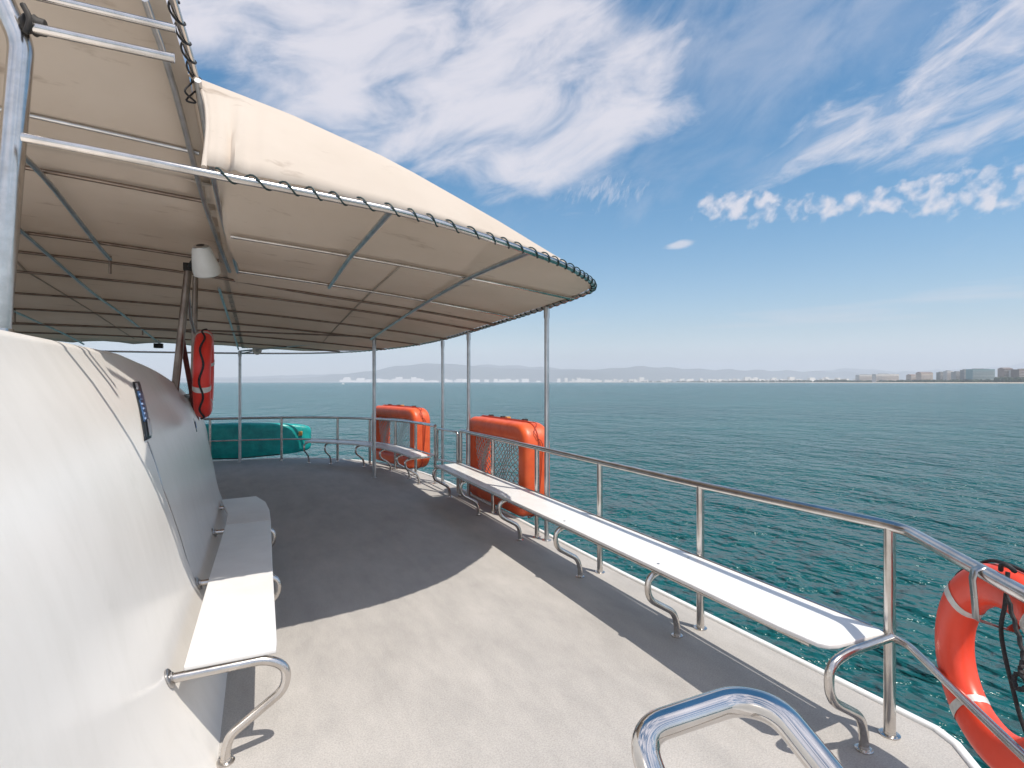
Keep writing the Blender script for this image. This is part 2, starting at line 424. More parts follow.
# ------------------------------------------------------------------ benches
def bench_leg(parent, pts, rad, r=.021):
    mb = MB(); mb.tube(fillet(pts, rad, 7), r, 14); e = pts[-1]; flange(mb, e[0], e[1], .038)
    return mb.build('leg', M['steel'], parent)
def plank(mb, outer, inner, z0, z1):
    mb.prism(outer + list(reversed(inner)), z0, z1)
bench = thing('long_bench', (2.5, 4.5, 0), 'long narrow white bench running along the starboard rail, lit by the sun', 'bench')
SZ = .505; ST = .022
outer = [(2.70, 1.585), (2.715, 1.62), (2.715, 2.83), (2.71, 4.04), (2.70, 5.24), (2.69, 6.45), (2.67, 7.55)]
inner = [(2.39, 1.60), (2.345, 1.615), (2.315, 1.65), (2.30, 1.85), (2.31, 2.83), (2.31, 4.04), (2.30, 5.24), (2.29, 6.45), (2.28, 7.50)]
mb = MB(); plank(mb, outer, inner, SZ - ST, SZ); mb.build('seat', M['bench'], bench, bevel=.006, sharp=70)
mb = MB(); mb.tube([(2.335, 1.70, SZ - ST - .013), (2.33, 4, SZ - ST - .013), (2.31, 7.5, SZ - ST - .013)], .0125, 10); mb.build('seat_frame', M['steel'], bench)
mb = MB(); mb.tube([(2.722, 1.66, SZ - .006), (2.727, 4, SZ - .006), (2.69, 7.5, SZ - .006)], .012, 10); mb.build('seat_frame', M['steel'], bench)
STN = [1.575, 2.81, 4.02, 5.22, 6.43, 7.60]
for u in STN:
    zt = SZ - ST - .02 + (.012 if u < 2 else 0)
    bench_leg(bench, [(2.73, u, zt + .005), (2.42, u, zt), (2.285, u, zt - .03), (2.285, u, .29), (2.50, u, .165), (2.53, u, .08), (2.53, u, .004)], [0, .1, .10, .09, .07, .06, 0])
for u in STN[1:]:
    for v in (2.37, 2.63):
        mb = MB(); mb.lathe((v, u + random.uniform(-.006, .006), SZ - .001), (0, 0, 1), [(0, .010), (.003, .010), (.005, .006)], 10); mb.build('bolt', M['dull_steel'], bench)
lb = thing('wall_bench', (-.1, 4.5, 0), 'white bench fixed along the cabin side with its far end bending left', 'bench')
outer = [(.066, 2.715), (.072, 2.79), (.075, 4.0), (.085, 5.25)]
inner = [(-.300, 2.715), (-.300, 2.78), (-.29, 4.0), (-.27, 5.25)]
mb = MB(); plank(mb, outer, inner, .448, .470); mb.build('seat', M['bench'], lb, bevel=.007, sharp=70)
outer = [(.085, 5.262), (.08, 5.7), (.05, 6.1), (-.04, 6.45)]
inner = [(-.27, 5.262), (-.275, 5.7), (-.33, 6.1), (-.37, 6.40)]
mb = MB(); plank(mb, outer, inner, .448, .470); mb.build('end_seat', M['bench'], lb, bevel=.007, sharp=70)
for u in (2.73, 3.94, 5.22, 6.2):
    w = cabin_v(u, .425); dx = -.07 if u > 6 else 0
    leg_ = bench_leg(lb, [(w, u, .422), (.03 + dx, u, .425), (.115 + dx, u, .37), (.105 + dx, u, .27), (-.12 + dx, u, .12), (-.14 + dx, u, .06), (-.14 + dx, u, .004)], [0, .10, .08, .10, .06, .05, 0])
    mb = MB(); mb.lathe((w + .010, u, .422), (1, 0, .4), [(0, .043), (.007, .043), (.009, .04), (.01, .022), (.02, .021)], 20); mb.build('wall_flange', M['dull_steel'], leg_)
fb = thing('bow_bench', (1.9, 10.8, 0), 'narrow white bench curving along the bow rail behind the canopy post', 'bench')
fo = [(2.52, 8.72), (2.50, 9.4), (2.36, 10.3), (1.98, 11.15), (1.40, 11.85), (.98, 12.16)]
fi = [(2.22, 8.66), (2.18, 9.3), (2.04, 10.15), (1.70, 10.9), (1.18, 11.52), (.82, 11.83)]
mb = MB(); plank(mb, fo, fi, .455, .487); mb.build('seat', M['bench'], fb, bevel=.008, sharp=70)
for i in range(len(fo)):
    if i in (0,): t = .12
    else: t = 0
    a = Vector((*fo[i], 0)); b_ = Vector((*fi[i], 0))
    if i == 0: a.y += .1; b_.y += .1
    d = (b_ - a).normalized()
    P = lambda s, z: tuple(a + d * s + Vector((0, 0, z)))
    bench_leg(fb, [P(-.10, .44), P(.28, .436), P(.38, .41), P(.38, .30), P(.17, .17), P(.13, .09), P(.13, .004)], [0, .08, .08, .07, .06, .05, 0], .018)

# ------------------------------------------------------------------ canopy
A = [(2.8, 1.12), (4.55, 1.12), (5.9, 1.11), (7.2, 1.07), (8.5, 1.01), (9.7, .95), (11, .87), (12.1, .80), (13.2, .72)]
AL = [(3.1, 1.88), (3.57, 1.73), (3.9, 1.56), (4.55, 1.34), (5.9, 1.18), (7.2, 1.07), (8.5, 1.01), (9.7, .95), (11, .87), (12.1, .80), (13.2, .72)]
E_ = [(3.9, .86), (5, .83), (7.5, .76), (8.7, .73), (10.2, .70), (11.5, .68), (12.5, .68), (13.2, .70)]
VE = [(4.2, 2.76), (4.6, 2.82), (5.0, 2.83), (7.5, 2.81), (8.7, 2.78), (10.2, 2.60), (11.5, 2.10), (12.5, 1.20), (13.0, -.4), (13.1, -3.2)]
def S(u, v, left=False):
    a = interp(AL if left else A, u); e = interp(E_, u); ve = max(interp(VE, u), .8)
    K = (a - e) / ((ve + 3.5) ** 2 - 11)
    if u < 4.55 or left: K = .0142 if u < 7 else K
    return EYE + a - K * ((v + 3.5) ** 2 - 11)
TUBE = [(-.885, 2.86, 1.005), (-.6, 2.845, .985), (-.25, 2.84, .96), (.38, 2.93, .95), (.80, 2.98, .93), (1.42, 3.12, .875), (1.96, 3.37, .85), (2.30, 3.64, .85), (2.60, 3.93, .852), (2.78, 4.22, .85), (2.83, 4.6, .84), (2.83, 5.0, .82)]
TB = [p for p in smooth_line(TUBE, 8)]
tubetab = [(p.x, p.y, p.z) for p in TB if p.x < 2.77]
tubetab = [t for i, t in enumerate(tubetab) if i == 0 or t[0] > tubetab[i - 1][0] + 1e-4]
CREST = [(-.36, 3.57, 1.75), (.16, 3.40, 1.56), (.71, 3.22, 1.32), (1.42, 3.34, 1.10), (2.0, 3.55, .95), (2.45, 3.88, .875), (2.76, 4.24, .862)]
LOOSE = [(-.36, 2.86, .985), (-.1, 2.875, .975), (.41, 2.945, .965)]
canopy = thing('canopy', (0, 7, 1.7), 'large cream canvas canopy on a steel tube frame, laced along its edge', 'canopy')
def front_u(v):                                  # front hem of the roof over the plan
    best = 13.1
    for a, b_ in zip(VE, VE[1:]):
        if a[0] >= 7.5 and b_[1] <= v <= a[1] and a[1] != b_[1]:
            t = (a[1] - v) / (a[1] - b_[1]); best = a[0] + (b_[0] - a[0]) * t
    return best
vcols = [-.36, -.32, -.28, -.24, -.20, -.16, -.12, -.08, -.04, .0, .05, .11, .18, .25, .45, .65, .85, 1.05, 1.25, 1.45, 1.65, 1.85, 2.0, 2.15, 2.3, 2.42, 2.54, 2.66, 2.76]
cols = []
def aft_profile(v):
    tu, tz = interp(tubetab, v) if v > .41 else interp(LOOSE, v); cu, cz = interp(CREST, v)
    out = []
    for k in range(9):
        t = k / 8; bulge = .012 * math.sin(PI * t) * (1 - max(0, v) / 2.7)
        fc = max(0, (-.1 - v) / .26); vx = v + fc * (.125 * (1 - t) + .045 * math.sin(PI * t)); fo = .030 * (math.sin(v * 44) + .5 * math.sin(v * 91 + 3 * t)) * math.exp(-((v + .12) / .22) ** 2) * (1 - t) ** .8 * .7
        out.append((vx, tu + (cu - tu) * t - bulge * .3 - fo, EYE + tz + .02 + (cz - tz - .02) * (1 - (1 - t) ** 1.25) + bulge * .5))
    ue = max(4.55, cu + .3); zl = S(ue, v, v < -.25)
    for k in range(1, 7):
        t = k / 6; s_ = t * t * (3 - 2 * t) * .6 + t * .4
        if v < -.25: z = S(cu + (ue - cu) * t, v, True) if t > 0 else 0
        else: z = EYE + cz + (zl - EYE - cz) * s_
        out.append((v, cu + (ue - cu) * t, z))
    return out, ue
def scallop(v, u): return 0
for v in vcols:
    pr, ue = aft_profile(v); uf = front_u(v) if v < 2.72 else 8.9
    n = 28
    for k in range(1, n + 1):
        u = ue + (uf - ue) * k / n
        z = S(u, v, v < -.25)
        sag = 0
        for ub in (4.55, 5.9, 7.2, 8.5, 9.7, 11.0, 12.1, 13.1):
            pass
        pr.append((v, u, z - .012 * abs(math.sin(PI * (u - 4.55) / 1.3))))
    cols.append(pr)
# outer border strip along the starboard side
pr = []
for (x, y, z) in cols[-1]:
    ve = interp(VE, y) if y > 4.24 else x
    pr.append((max(ve, x) if y < 9 else x + .0, y, EYE + interp(E_, y) + .012 if y > 4.25 else z))
cols.append(pr)
mb = MB(); mb.grid(cols); mb.build('main_cover', M['cloth'], canopy, solid=.004, sharp=80)
# front hem with shallow scallops (drapes forward to the bow tube)
# port part of the cover, higher towards the stern
cols = []
for i in range(26):
    v = -.31 - i * .25 if i < 25 else -6.6
    pr = []
    uf = front_u(v)
    uu = [3.1 + .085 * k for k in range(16)] + [4.35 + (uf - 4.35) * k / 30 for k in range(31)]
    for u in uu:
        sc = .05 * abs(math.sin(PI * (v + .2) / 1.05)) * max(0, (u - 12.2) / .9)
        xe = v + (interp([(3.1, -.115), (3.57, -.055), (4.5, 0)], u) if i < 2 else 0)
        pr.append((xe, u, S(u, v, True) - .012 * abs(math.sin(PI * (u - 4.55) / 1.3)) + sc))
    cols.append(pr)
mb = MB(); mb.grid(cols); mb.build('port_cover', M['cloth'], canopy, solid=.004, sharp=80)
# folded hem of the loose corner at the inner end of the aft flap
mb = MB(); hem = []
for k in range(15):
    t = k / 14
    hem.append((-.36 + .125 * t + .045 * math.sin(PI * t), 3.56 - .70 * t, EYE + .985 + .755 * (1 - t ** 1.25) + .006))
mb.tube(hem, .012, 8); mb.build('flap_hem', M['cloth'], canopy)
# aft and starboard edge tube, front tube
edge = TB + [Vector((2.83, 6, .79)), Vector((2.82, 7.5, .75)), Vector((2.79, 8.7, .725)), Vector((2.61, 10.2, .70)), Vector((2.11, 11.5, .67)), Vector((1.25, 12.5, .64)), Vector((-.35, 13.0, .62)), Vector((-3.2, 13.15, .61)), Vector((-6.5, 13.15, .61))]
edge = [Vector((p.x, p.y, EYE + p.z)) for p in edge]
n0 = len(TB)
tail = smooth_line(edge[n0 - 1:], 6)
i0 = next(i for i, p in enumerate(TB) if p.x > -.24)
mb = MB(); mb.tube(edge[:i0 + 1], .0185, 16); mb.tube(edge[i0:n0] + tail[1:], .0195, 16); mb.build('edge_tube', M['steel'], canopy)
# crest tube inside the flap + upper aft tubes reaching the pole
def roof_tube(name, pts, r=.015, m='galv', n=4):
    mb = MB(); mb.tube(smooth_line(pts, n), r, 10); return mb.build(name, M[m], canopy)
roof_tube('roof_bow', [(v, 2.93 + (.0), EYE + 1.5 - (v + .34) * .0) for v in (-.87, -.65, -.36)], .021, 'steel')
roof_tube('roof_bow', [(v, 2.96, EYE + 1.655) for v in (-1.9, -1.3, -.85, -.36)], .018, 'steel')
for u in (4.05,):
    roof_tube('roof_bow', [(v, u, S(u, v, True) - .035) for v in (-6.3, -4, -2.5, -1.5, -.9, -.36)], .014, 'galv')
for u in (4.55, 5.9):
    roof_tube('roof_bow', [(v, u, S(u, v, True) - .03) for v in (-6.3, -4.5, -3, -2, -1.2, -.36)], .015, 'brown_steel')
    roof_tube('roof_bow', [(v, u, S(u, v) - .03) for v in (-.2, .4, 1.0, 1.6, 2.2, interp(VE, u) - .02)], .015, 'steel')
for u in (6.55, 7.2, 8.5, 9.7, 11.0, 12.1):
    ve = interp(VE, u)
    roof_tube('roof_bow', [(ve + (-6.3 - ve) * k / 8, u, S(u, ve + (-6.3 - ve) * k / 8, ve + (-6.3 - ve) * k / 8 < -.3 and u < 7) - .03) for k in range(9)], .014, 'brown_steel')
for v, u0, u1, m_, r in ((.65, 2.97, 5.9, 'galv', .018), (1.62, 3.2, 9.7, 'galv', .019), (-.42, 6.9, 12.9, 'galv', .015), (-1.3, 4.0, 6.3, 'galv', .018), (-1.8, 5.4, 12.8, 'galv', .016), (-3.1, 6.0, 13.0, 'galv', .016)):
    pts = []
    for k in range(7):
        u = u0 + (u1 - u0) * k / 6
        z = S(max(u, 4.55), v, v < -.3) - .06
        if u < 4.55 and v > 0:
            tz = interp(tubetab, v)[1] + EYE; z = tz + (z - tz) * (u - u0) / (4.55 - u0)
        pts.append((v + (.15 * k / 6 if v > 1.5 else 0), u, z))
    roof_tube('rafter', pts, r, m_)
roof_tube('rafter', [(1.83, 9.7, EYE + .86), (1.3, 11, EYE + .80), (.6, 12, EYE + .74), (-.4, 12.95, EYE + .66)], .017, 'galv')
# twin tubes running down to the second bow
roof_tube('rafter', [(-.30, 3.3, EYE + 1.60), (-.26, 4.3, EYE + 1.24), (-.20, 5.95, EYE + 1.08)], .017, 'galv')
roof_tube('rafter', [(-.50, 3.08, EYE + 1.83), (-.44, 3.57, EYE + 1.66), (-.36, 4.5, EYE + 1.28), (-.27, 5.95, EYE + 1.08)], .017, 'galv')
roof_tube('rafter', [(-.385, 3.0, EYE + 1.85), (-.325, 3.57, EYE + 1.69), (-.29, 4.3, EYE + 1.38)], .019, 'steel')
# lower straight tie at the bow and drop struts
roof_tube('tie_tube', [(1.83, 9.75, EYE + .80), (0, 9.75, EYE + .81), (-5, 9.75, EYE + .81)], .014, 'brown_steel')
for v, u, h in ((-1.3, 6.3, .17), (-1.8, 10.9, .12), (-3.1, 9.75, .2)):
    roof_tube('strut', [(v, u, S(u, v, True) - .03), (v, u, S(u, v, True) - .03 - h)], .012, 'brown_steel', 1)
# seams sewn in the cloth
for v in (1.1, -2.2, -4.0):
    mb = MB()
    rows = [[(v + w, u, S(u, v, v < -.3) - .018) for w in (-.012, .012)] for u in [4.7 + .25 * k for k in range(32 if v < 1 else 26)]]
    mb.grid(rows); mb.build('cloth_seam', M['seam'], canopy, solid=.002)
# posts
def canopy_post(x, y, top, r=.026, lean=(0, 0)):
    mb = MB(); mb.tube([(x, y, .004), (x + lean[0], y + lean[1], top)], r, 14); flange(mb, x, y, .05)
    mb.lathe((x + lean[0], y + lean[1], top - .12), (0, 0, 1), [(0, r * 1.25), (.10, r * 1.25)], 14)
    return mb.build('canopy_post', M['galv'], canopy)
canopy_post(2.79, 5.10, EYE + .805, lean=(0, 0)); canopy_post(2.79, 7.50, EYE + .74); canopy_post(2.79, 8.75, EYE + .71)
canopy_post(1.83, 9.70, EYE + .89, .033); canopy_post(-.39, 12.80, EYE + .66, .030)
# near pole with bent head and clamp, standing on the cabin top
mb = MB(); mb.tube(fillet([(-1.005, 2.98, 1.90), (-.925, 2.98, EYE + 1.45), (-1.02, 2.97, EYE + 1.70), (-1.10, 2.96, EYE + 1.95)], .05, 5), .044, 20)
mb.lathe((-1.00, 2.98, 1.895), (0, 0, 1), [(0, .075), (.012, .075), (.014, .05), (.03, .048)], 22)
mb.build('near_pole', M['steel'], canopy)
mb = MB()
mb.lathe((-.915, 2.955, EYE + 1.525), (1, -.02, -.05), [(0, .030), (.012, .042), (.03, .034), (.042, .045), (.055, .036), (.08, .034)], 11)
mb.tube(smooth_line([(-.90, 2.91, EYE + 1.58), (-.875, 2.90, EYE + 1.52), (-.89, 2.91, EYE + 1.46)], 4), .012, 7)
mb.build('clamp', M['clamp'], canopy, bevel=.004)
# lacing cord
mb = MB()
dense = edge[:n0] + tail[1:]
acc = 0; last = None; loops = []; step = .125
L = [0]
for a, b_ in zip(dense, dense[1:]): L.append(L[-1] + (b_ - a).length)
def at_len(s):
    for i in range(len(L) - 1):
        if s <= L[i + 1]:
            t = (s - L[i]) / (L[i + 1] - L[i]); return dense[i].lerp(dense[i + 1], t), (dense[i + 1] - dense[i]).normalized()
    return dense[-1], Vector((0, 1, 0))
s_ = .70; ang = 0; pts = []
end = L[-1] - 8.5
while s_ < end:
    p, t = at_len(s_); up = Vector((0, 0, 1)); up = (up - t * up.dot(t)).normalized(); sd = t.cross(up)
    hgt = .0235 if math.cos(ang) < 0 else .031
    pts.append(p + up * (math.cos(ang) * hgt + .002) + sd * math.sin(ang) * .0245)
    ang += 2 * PI / 14; s_ += (.132 + .02 * math.sin(ang * .23)) / 14
mb.tube(pts, .0046, 6)
mb.build('lacing_cord', M['green_rope'], canopy)
mb = MB(); pts = []
for k in range(110):
    t = k / 109; q = t * 2 * PI * 4.5; p = Vector((-.383 + .058 * t, 3.04 + .52 * t, EYE + 1.84 - .143 * t))
    pts.append(p + Vector((math.cos(q) * .026, .02 * math.cos(q), math.sin(q) * .026)))
pts += smooth_line([pts[-1], Vector((-.38, 3.5, EYE + 1.62)), Vector((-.33, 3.52, EYE + 1.58)), Vector((-.38, 3.56, EYE + 1.6)), Vector((-.34, 3.6, EYE + 1.68))], 6)[1:]
mb.tube(pts, .0055, 6); mb.build('lacing_cord', M['rope'], canopy)

# ------------------------------------------------------------------ ladder frame, lamp on the canopy
lad = thing('ladder_frame', (-.7, 6.1, 1.5), 'brown-looking steel ladder frame leaning from cabin top to canopy, beside the red ring', 'frame')
mb = MB(); mb.tube([(-.745, 6.0, 1.50), (-.62, 5.98, EYE + 1.10)], .034, 14); mb.build('stile', M['brown_steel'], lad)  # stile brown is a dark reflection put into the colour
mb = MB(); mb.tube([(-.66, 6.45, 1.25), (-.62, 6.42, 1.9), (-.60, 6.38, EYE + 1.08)], .026, 12); mb.build('stile', M['brown_steel'], lad)
mb = MB(); mb.tube([(-.745, 6.02, 1.56), (-.655, 6.43, 1.56)], .018, 10); mb.build('rung', M['dull_steel'], lad)
mb = MB(); mb.tube([(-.69, 6.0, 2.20), (-.64, 6.2, 1.75), (-.60, 6.50, 1.30)], .024, 10); mb.build('brace', M['red_strap'], lad)
mb = MB(); mb.tube([(-.63, 6.02, 2.65), (-.63, 6.22, 2.35), (-.61, 6.40, 2.2)], .014, 10); mb.build('brace', M['dull_steel'], lad)
lamp = thing('deck_lamp', (-.52, 5.5, EYE + 1.08), 'white cup shaped deck lamp hanging below the canopy beside the ladder frame', 'lamp')
c0 = Vector((-.42, 5.14, EYE + 1.00)); ax = Vector((.16, .42, -.80)).normalized()
mb = MB(); mb.lathe(c0 - ax * .12, ax, [(0, .060), (.015, .070), (.09, .088), (.18, .104), (.225, .102), (.24, .08), (.245, .04)], 28); shade_ = mb.build('shade', M['white_plastic'], lamp)
mb = MB(); mb.lathe(c0 - ax * .135, ax, [(0, .040), (.008, .058), (.02, .060)], 20); mb.build('cap', M['galv'], shade_)
mb = MB(); mb.lathe(c0 - ax * .139, ax, [(0, .030), (.006, .032)], 16); mb.build('opening', M['dark_hole'], shade_)  # black disc paints the shade inside the opening
mb = MB(); mb.tube([tuple(c0 - ax * .1), (-.50, 5.3, EYE + 1.06), (-.62, 5.98, EYE + 1.10)], .016, 10); mb.box(-.66, -.58, 5.93, 6.03, EYE + 1.06, EYE + 1.13); mb.build('bracket', M['clamp'], lamp)
hrn = thing('bow_loudspeaker', (-.15, 12.7, 2.25), 'small round grey loudspeaker beside the far canopy post', 'loudspeaker')
mb = MB(); mb.lathe((-.10, 12.78, 2.37), (.3, -1, 0), [(0, .04), (.05, .05), (.12, .09), (.14, .095)], 20); mb.build('horn', M['white_plastic'], hrn)
mb = MB(); mb.lathe((-.06, 12.65, 2.37), (.3, -1, 0), [(0, .035), (.012, .03)], 16); mb.build('grille', M['dull_steel'], hrn)
mb = MB(); mb.tube([(-.10, 12.78, 2.37), (-.37, 12.80, 2.30)], .012, 8); mb.build('bracket', M['dull_steel'], hrn)
fl = thing('small_floodlight', (-1.8, 12.6, 2.4), 'small black floodlight hanging from a canopy rafter above the cabin top', 'lamp')
mb = MB(); mb.box(-1.87, -1.72, 12.38, 12.5, 2.36, 2.45); mb.build('housing', M['dark_hole'], fl, bevel=.01)
mb = MB(); mb.tube([(-1.79, 12.45, 2.43), (-1.8, 12.5, 2.52)], .012, 8); mb.build('bracket', M['dull_steel'], fl)

# ------------------------------------------------------------------ life rings
def ring_mesh(parent, mring, D=.75):
    Rm = D / 2 - .08; rows = []
    for i in range(64):
        t = 2 * PI * i / 64; row = []
        for k in range(20):
            q = 2 * PI * k / 20; cr = math.cos(q); sr = math.sin(q)
            rr = .080 * math.copysign(abs(cr) ** .85, cr); yy = .056 * math.copysign(abs(sr) ** .85, sr)
            row.append((math.cos(t) * (Rm + rr), yy, math.sin(t) * (Rm + rr)))
        rows.append(row)
    mb = MB(); mb.grid(rows, True, True); mb.build('ring_body', mring, parent)
    for j in range(4):
        t0 = R(38) + j * PI / 2; rows = []
        for i in range(5):
            t = t0 + R(7) * i / 4; row = []
            for k in range(20):
                q = 2 * PI * k / 20; cr = math.cos(q); sr = math.sin(q)
                rr = .0815 * math.copysign(abs(cr) ** .85, cr); yy = .0585 * math.copysign(abs(sr) ** .85, sr)
                row.append((math.cos(t) * (Rm + rr), yy, math.sin(t) * (Rm + rr)))
            rows.append(row)
        mb = MB(); mb.grid(rows, False, True); mb.build('reflective_band', M['tape'], parent)
    mb = MB(); pts = []
    for i in range(96):
        t = 2 * PI * i / 96; ph = (t - R(42)) % (PI / 2) / (PI / 2)
        pts.append((math.cos(t) * (D / 2 + .001 + .009 * math.sin(PI * ph)), .012 * math.sin(9 * t), math.sin(t) * (D / 2 + .001 + .009 * math.sin(PI * ph))))
    mb.tube(pts, .007, 8, closed=True)
    mb.build('grab_rope', M['rope'], parent)
r1 = thing('life_ring', (0, 0, 0), 'bright orange life ring with reflective bands lashed outside the near right rail corner', 'life ring', 'life rings on the boat')
ring_mesh(r1, M['ring'])
r2 = copy_tree(r1); r2['label'] = 'red life ring seen nearly edge on, hanging from the ladder frame under the canopy'
for ch in r2.children:
    if ch.name.startswith('ring_body'):
        ch.data = ch.data.copy(); ch.data.materials[0] = M['ringred']
r2.location = (-.47, 5.72, 1.775); r2.rotation_euler = (R(1), R(20), R(92)); r2.scale = (1.08, 1.25, 1.08)
dirv = Vector((.565, .825, 0)); nrmv = Vector((.825, -.565, 0))
r1.location = (2.462 + .565 * .075, .981 + .825 * .075, .635)
r1.rotation_euler = (R(4), R(8), math.atan2(.825, .565))
bpy.context.view_layer.update()
inv = r1.matrix_basis.inverted()
mb = MB()
rp = Vector((2.37, 1.045, .995))
def rel(a, n, z): return inv @ (rp + dirv * a + nrmv * n + Vector((0, 0, z)))
mb.tube(smooth_line([rel(.03, .07, .02), rel(.01, .06, .045), rel(-.01, .065, .05), rel(-.02, .08, .035), rel(.0, .09, .03)], 6), .008, 8)
mb.tube(smooth_line([rel(-.02, .06, .03), rel(-.03, .045, -.08), rel(-.02, .04, -.20), rel(-.045, .07, -.42), rel(-.07, .08, -.50), rel(-.10, .08, -.53), rel(-.2, .09, -.58), rel(-.33, .08, -.66)], 8), .007, 8)
tw = smooth_line([rel(-.03, .035, .02), rel(-.09, .03, -.10), rel(-.15, .02, -.20), rel(-.17, .0, -.25), rel(-.20, .0, -.28), rel(-.17, -.01, -.31), rel(-.14, .0, -.28), rel(-.17, .01, -.25)], 10)
mb.tube([p + Vector((.004 * math.sin(i * 1.6), 0, .004 * math.cos(i * 1.6))) for i, p in enumerate(tw)], .007, 7)
o = mb.build('lashing_rope', M['rope'], r1); o.location = (0, 0, 0)
mb = MB(); rows = [[rel(a, .02 + n, z) for a in (-.005, .032)] for n, z in ((-.052, -.012), (-.045, .02), (-.02, .034), (.01, .02), (-.044, -.10), (-.04, -.16), (.07, -.19), (.12, -.15))]
rows = [rows[k] for k in (3, 2, 1, 0, 4, 5, 6, 7)]
mb.grid(rows); o = mb.build('webbing_strap', M['dull_steel'], r1, solid=.003); o.location = (0, 0, 0)

# ------------------------------------------------------------------ life rafts (net floats)
def raft(label):
    t = thing('life_raft', (0, 0, 0), label, 'life raft', 'orange life rafts outside the rail')
    Lx, Hz, W, D = 1.98, 1.20, .25, .38
    path = fillet([(-Lx / 2 + W / 2, 0, -Hz / 2 + W / 2), (Lx / 2 - W / 2, 0, -Hz / 2 + W / 2), (Lx / 2 - W / 2, 0, Hz / 2 - W / 2), (-Lx / 2 + W / 2, 0, Hz / 2 - W / 2)], .17, 8, closed=True)
    n = len(path); rows = []
    prof = []
    for k in range(28):
        q = 2 * PI * k / 28; cr, sr = math.cos(q), math.sin(q)
        a = W / 2 * math.copysign(abs(cr) ** .55, cr); d = D / 2 * math.copysign(abs(sr) ** .62, sr)
        if abs(sr) < .25: a *= .93
        prof.append((a, d))
    for i in range(n):
        T_ = (path[(i + 1) % n] - path[i - 1]).normalized(); Nn = Vector((T_.z, 0, -T_.x))
        rows.append([path[i] + Nn * a * (1.0) + Vector((0, d, 0)) for a, d in prof])
    mb = MB(); mb.grid(rows, True, True); body_ = mb.build('float_body', M['raft'], t)
    # seams running round the outside
    for y in (.0,):
        mb = MB(); pts = []
        for i in range(n):
            T_ = (path[(i + 1) % n] - path[i - 1]).normalized(); Nn = Vector((T_.z, 0, -T_.x))
            pts.append(path[i] + Nn * (W / 2 * (.955 if y == 0 else .985)) + Vector((0, y, 0)))
        mb.tube(pts, .009, 6, closed=True); mb.build('seam', M['raftdark'], body_)
    # net
    mb = MB(); hx = Lx / 2 - W + .02; hz = Hz / 2 - W + .02
    def wob(x, z): return .07 + .10 * (1 - (x / hx) ** 2) * (1 - (z / hz) ** 2) + .03 * math.sin(9 * x + 5 * z)
    k = -hx - 2 * hz
    sp = .088
    while k < hx:
        for sgn in (1, -1):
            pts = []
            for i in range(22):
                z = -hz + 2 * hz * i / 21; x = sgn * (k + (z + hz)) + .02 * math.sin(14 * z + k * 7)
                if abs(x) <= hx: pts.append((x, wob(x, z), z + .015 * math.sin(11 * x)))
            if len(pts) > 1: mb.tube(pts, .0055, 5)
        k += sp
    mb.build('net', M['net'], t)
    # slack grab line along the outside and small fittings on top
    mb = MB(); pts = []
    for i in range(120):
        q = i / 120 * n; p = path[int(q) % n].lerp(path[(int(q) + 1) % n], q % 1)
        d = Vector((p.x / (Lx / 2), 0, p.z / (Hz / 2))); d.normalize()
        T_ = (path[(int(q) + 1) % n] - path[int(q) - 1]).normalized(); Nn = Vector((T_.z, 0, -T_.x))
        pts.append(p + Nn * (W / 2 + .004 + .012 * abs(math.sin(i / 120 * PI * 14))) + Vector((0, .045 * math.sin(i / 120 * PI * 14), 0)))
    mb.tube(pts, .006, 5, closed=True); mb.build('grab_line', M['raftdark'], t)
    for x in (-.55, -.05, .1, .5):
        mb = MB(); mb.box(x - .032, x + .032, -.07, -.01, Hz / 2 - .008, Hz / 2 + .028); mb.build('fitting', M['clamp'] if x != -.05 else M['amber'], body_, bevel=.004)
    return t
rf = raft('larger looking orange life raft with net, behind the long bench')
rf.location = (3.08, 6.88, .59); rf.rotation_euler = (0, R(0), R(92))
rf2 = copy_tree(rf); rf2['label'] = 'farther orange life raft with net, outside the curved bow rail behind the bow bench'
rf2.location = (2.61, 11.12, .60); rf2.rotation_euler = (0, 0, R(104))

# ------------------------------------------------------------------ teal float
tb = thing('teal_float', (-.3, 13.4, .4), 'long teal green float lying on its side outside the bow rail', 'float')
mb = MB(); rows = []
xs = [-2.6, -2.57, -2.45, -2.0, -1.4, -.8, -.2, .3, .7, .9, 1.02, 1.06, 1.08]
hs = [(.05, .12), (.12, .30), (.16, .34), (.17, .375), (.175, .39), (.175, .40), (.17, .395), (.165, .37), (.155, .335), (.14, .31), (.115, .27), (.07, .23), (.03, .18)]
for x, (d, h) in zip(xs, hs):
    row = []
    for k in range(24):
        q = 2 * PI * k / 24; cr, sr = math.cos(q), math.sin(q)
        row.append((x, 13.45 + d * math.copysign(abs(cr) ** .5, cr), .40 + h * math.copysign(abs(sr) ** .5, sr)))
    rows.append(row)
mb.grid(rows, False, True); mb.f.append(tuple(range(24))); mb.mi.append(0); k = len(mb.v) - 24; mb.f.append(tuple(range(k, k + 24))); mb.mi.append(0)
mb.build('float_body', M['teal'], tb, sharp=60)
mb = MB(); mb.box(.80, .88, 13.275, 13.30, .47, .57); mb.build('amber_patch', M['amber'], tb, bevel=.006)
mb = MB(); mb.tube([(-2.2, 13.2, .12), (-.5, 13.2, .03), (.4, 13.2, .07)], .012, 6); mb.build('lashing', M['rope'], tb)

